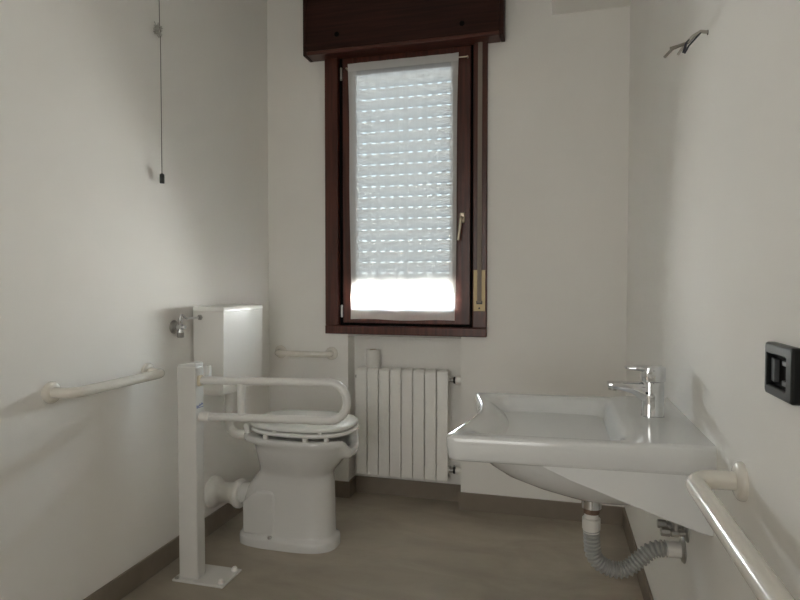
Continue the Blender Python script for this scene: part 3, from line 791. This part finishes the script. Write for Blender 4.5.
# ================================================================== SWITCH, WIRES, PULL CORD
sx = XR
swp = thing('wall_socket', 'black wall plate with a half empty module frame on the right wall', 'switch', (sx, 1.028, 1.082))
y0, y1, z0, z1 = 0.970, 1.086, 1.040, 1.125
T = 0.013
def rrect(x, ya_, yb_, za_, zb_, r, n=6):
    out = []
    for cy_, cz_, a0 in ((yb_ - r, zb_ - r, 0), (ya_ + r, zb_ - r, PI / 2), (ya_ + r, za_ + r, PI), (yb_ - r, za_ + r, 1.5 * PI)):
        for k in range(n + 1):
            a = a0 + PI / 2 * k / n; out.append(Vector((x, cy_ + r * math.cos(a), cz_ + r * math.sin(a))))
    return out
b = NB()
iy0, iy1, iz0, iz1 = y0 + 0.024, y1 - 0.012, z0 + 0.016, z1 - 0.018
ring_skin(b, [rrect(sx, y0, y1, z0, z1, 0.006), rrect(sx - T + 0.004, y0, y1, z0, z1, 0.006), rrect(sx - T + 0.001, y0 + 0.0015, y1 - 0.0015, z0 + 0.0015, z1 - 0.0015, 0.006), rrect(sx - T, y0 + 0.004, y1 - 0.004, z0 + 0.004, z1 - 0.004, 0.005),
              rrect(sx - T, iy0 - 0.002, iy1 + 0.002, iz0 - 0.002, iz1 + 0.002, 0.003), rrect(sx - T + 0.002, iy0, iy1, iz0, iz1, 0.002), rrect(sx, iy0, iy1, iz0, iz1, 0.002)], closed=True)
link_mesh('cover_plate', b, M['switch'], swp, angle=15)
b = NB(); box(b, sx - 0.003, sx, iy0, iy1, iz0, iz1); link_mesh('module_frame', b, M['gasket'], swp)
b = NB(); prism(b, [(sx - 0.004, iy1 - 0.030), (sx - 0.004, iy1 - 0.004), (sx - 0.0075, iy1 - 0.004), (sx - 0.0115, iy1 - 0.030)], 'Z', iz0 + 0.007, iz1 - 0.007); link_mesh('rocker', b, M['key'], swp, bevel=0.001)
for zz in (z0 + 0.022, z1 - 0.032):
    b = NB(); box(b, sx - 0.009, sx - 0.002, y0 + 0.030, y0 + 0.050, zz, zz + 0.008); link_mesh('clip', b, M['key'], swp, bevel=0.001)

wi = thing('wire_bundle', 'bare electrical wires sticking out of the right wall for a missing lamp', 'wires', (XR, 1.551, 1.823))
W = lambda x, y, z: Vector((x, y, z))
hole = W(XR, 1.551, 1.823)
b = NB(); sweep(b, [hole, W(0.335, 1.551, 1.826), W(0.318, 1.55, 1.815), W(0.305, 1.548, 1.800)], [0.0042, 0.0042, 0.0046, 0.0042], 12); link_mesh('sheath', b, M['wirepale'], wi, angle=60)
for nm, pts, m, r in (('conductor', [(0.318, 1.55, 1.815), (0.303, 1.548, 1.799), (0.288, 1.546, 1.795), (0.272, 1.545, 1.789), (0.254, 1.543, 1.770)], 'wire', 0.0034),
                      ('conductor', [(0.318, 1.55, 1.816), (0.303, 1.55, 1.801), (0.285, 1.552, 1.797), (0.268, 1.552, 1.793)], 'wire', 0.0034),
                      ('conductor', [(0.315, 1.549, 1.812), (0.302, 1.546, 1.799), (0.300, 1.544, 1.788), (0.296, 1.542, 1.777)], 'wiredark', 0.0032),
                      ('conductor', [(0.335, 1.55, 1.823), (0.322, 1.546, 1.808), (0.308, 1.545, 1.792), (0.299, 1.543, 1.775)], 'wiredark', 0.0022),
                      ('conductor', [(0.312, 1.551, 1.808), (0.298, 1.55, 1.794), (0.290, 1.548, 1.783), (0.285, 1.548, 1.775)], 'wirepale', 0.0034)):
    b = NB(); sweep(b, pts, r, 10); link_mesh(nm, b, M[m], wi, angle=60)
b = NB(); lathe(b, (XR, 1.551, 1.822), (-1, 0, 0), [(0, 0.006), (0.0008, 0.006)], 16); link_mesh('wall_hole', b, M['gasket'], wi)

pcx, pcy = XL + 0.026, 2.110
pc = thing('pull_cord', 'thin alarm pull cord with black toggle hanging by the left wall', 'pull cord', (pcx, pcy, 1.64))
b = NB(); sweep(b, [(pcx - 0.006, pcy, ZH), (pcx - 0.004, pcy, 2.30), (pcx, pcy, 2.26), (pcx, pcy, 1.67)], 0.0016, 8); link_mesh('cord', b, M['cord'], pc, angle=60)
b = NB(); lathe(b, (pcx, pcy, 1.641), (0, 0, 1), [(0, 0.008), (0.002, 0.0098), (0.036, 0.0098), (0.040, 0.006), (0.042, 0.003)], 18); link_mesh('toggle', b, M['black'], pc)
b = NB()
pts = []
rnd = random.Random(3)
for k in range(34):
    a = k * 2.1
    pts.append(Vector((pcx - 0.006 + 0.010 * math.cos(a) + rnd.uniform(-.004, .004), pcy - 0.010 + 0.020 * math.sin(a * 0.7) + rnd.uniform(-.005, .005), 2.245 + 0.056 * ((k * 7) % 34) / 34)))
sp_ = []
for i in range(len(pts) - 1):
    for q in range(4): sp_.append(pts[i].lerp(pts[i + 1], q / 4))
sweep(b, sp_, 0.0016, 6); link_mesh('knotted_surplus', b, M['tie'], pc, angle=60)

# ================================================================== LIGHT
w = bpy.data.worlds.new('World'); SC.world = w; w.use_nodes = True
nt = w.node_tree; bg = nt.nodes['Background']
tc = nt.nodes.new('ShaderNodeTexCoord'); sep = nt.nodes.new('ShaderNodeSeparateXYZ'); ramp = nt.nodes.new('ShaderNodeValToRGB')
nt.links.new(tc.outputs['Generated'], sep.inputs[0])
mr = nt.nodes.new('ShaderNodeMapRange'); mr.inputs['From Min'].default_value = -1; mr.inputs['From Max'].default_value = 1
nt.links.new(sep.outputs['Z'], mr.inputs['Value']); nt.links.new(mr.outputs[0], ramp.inputs['Fac'])
e = ramp.color_ramp.elements
e[0].position = 0.0; e[0].color = (0.90, 0.86, 0.80, 1)
e[1].position = 1.0; e[1].color = (0.42, 0.56, 0.74, 1)
e2 = ramp.color_ramp.elements.new(0.5); e2.color = (1.0, 0.99, 0.97, 1)
e3 = ramp.color_ramp.elements.new(0.62); e3.color = (0.74, 0.85, 0.96, 1)
nt.links.new(ramp.outputs['Color'], bg.inputs['Color'])
bg.inputs['Strength'].default_value = WORLD_L

def area(name, loc, rot, sx_, sy_, energy, col=(1, 1, 1), portal=False):
    L = bpy.data.lights.new(name, 'AREA'); L.shape = 'RECTANGLE'; L.size = sx_; L.size_y = sy_; L.energy = energy; L.color = col
    if portal: L.cycles.is_portal = True
    o = bpy.data.objects.new(name, L); COL.objects.link(o); o.location = loc; o.rotation_euler = rot
    return o
# portal over the open gap under the shutter and over the whole window (guides sky light sampling only)
area('window_daylight_portal', (-0.8, YO + 0.02, 1.78), (-PI / 2, 0, 0), 0.80, 1.66, 1, portal=True)
area('gap_daylight_portal', (-0.815, SY - 0.014, 1.12), (-PI / 2, 0, 0), 0.62, 0.19, 1, portal=True)
# added fill lamp in the unseen hall, brightens the room from behind the camera
area('hall_fill', (-0.55, -2.3, 1.5), (PI / 2, 0, 0), 1.3, 1.9, HALL_W, (1.0, 0.99, 0.96))

# ================================================================== CAMERA
cam = bpy.data.cameras.new('camera'); co = bpy.data.objects.new('camera', cam); COL.objects.link(co)
cam.sensor_width = 36; cam.lens = 580.64 / 800 * 36; cam.clip_start = 0.02
co.location = (0, 0, H); co.rotation_euler = (PI / 2 - 0.02788, 0, 0.25994)
SC.camera = co

SC.view_settings.view_transform = 'Standard'; SC.view_settings.look = 'None'
SC.view_settings.exposure = 0.26; SC.view_settings.gamma = 1.0; SC.view_settings.use_curve_mapping = False
cy = SC.cycles
cy.max_bounces = 14; cy.diffuse_bounces = 9; cy.glossy_bounces = 6; cy.transmission_bounces = 8; cy.transparent_max_bounces = 16
cy.sample_clamp_indirect = 60.0; cy.caustics_reflective = False; cy.caustics_refractive = False
cy.use_denoising = True; cy.use_light_tree = False
try: cy.denoiser = 'OPENIMAGEDENOISE'; cy.denoising_input_passes = 'RGB_ALBEDO_NORMAL'
except Exception: pass
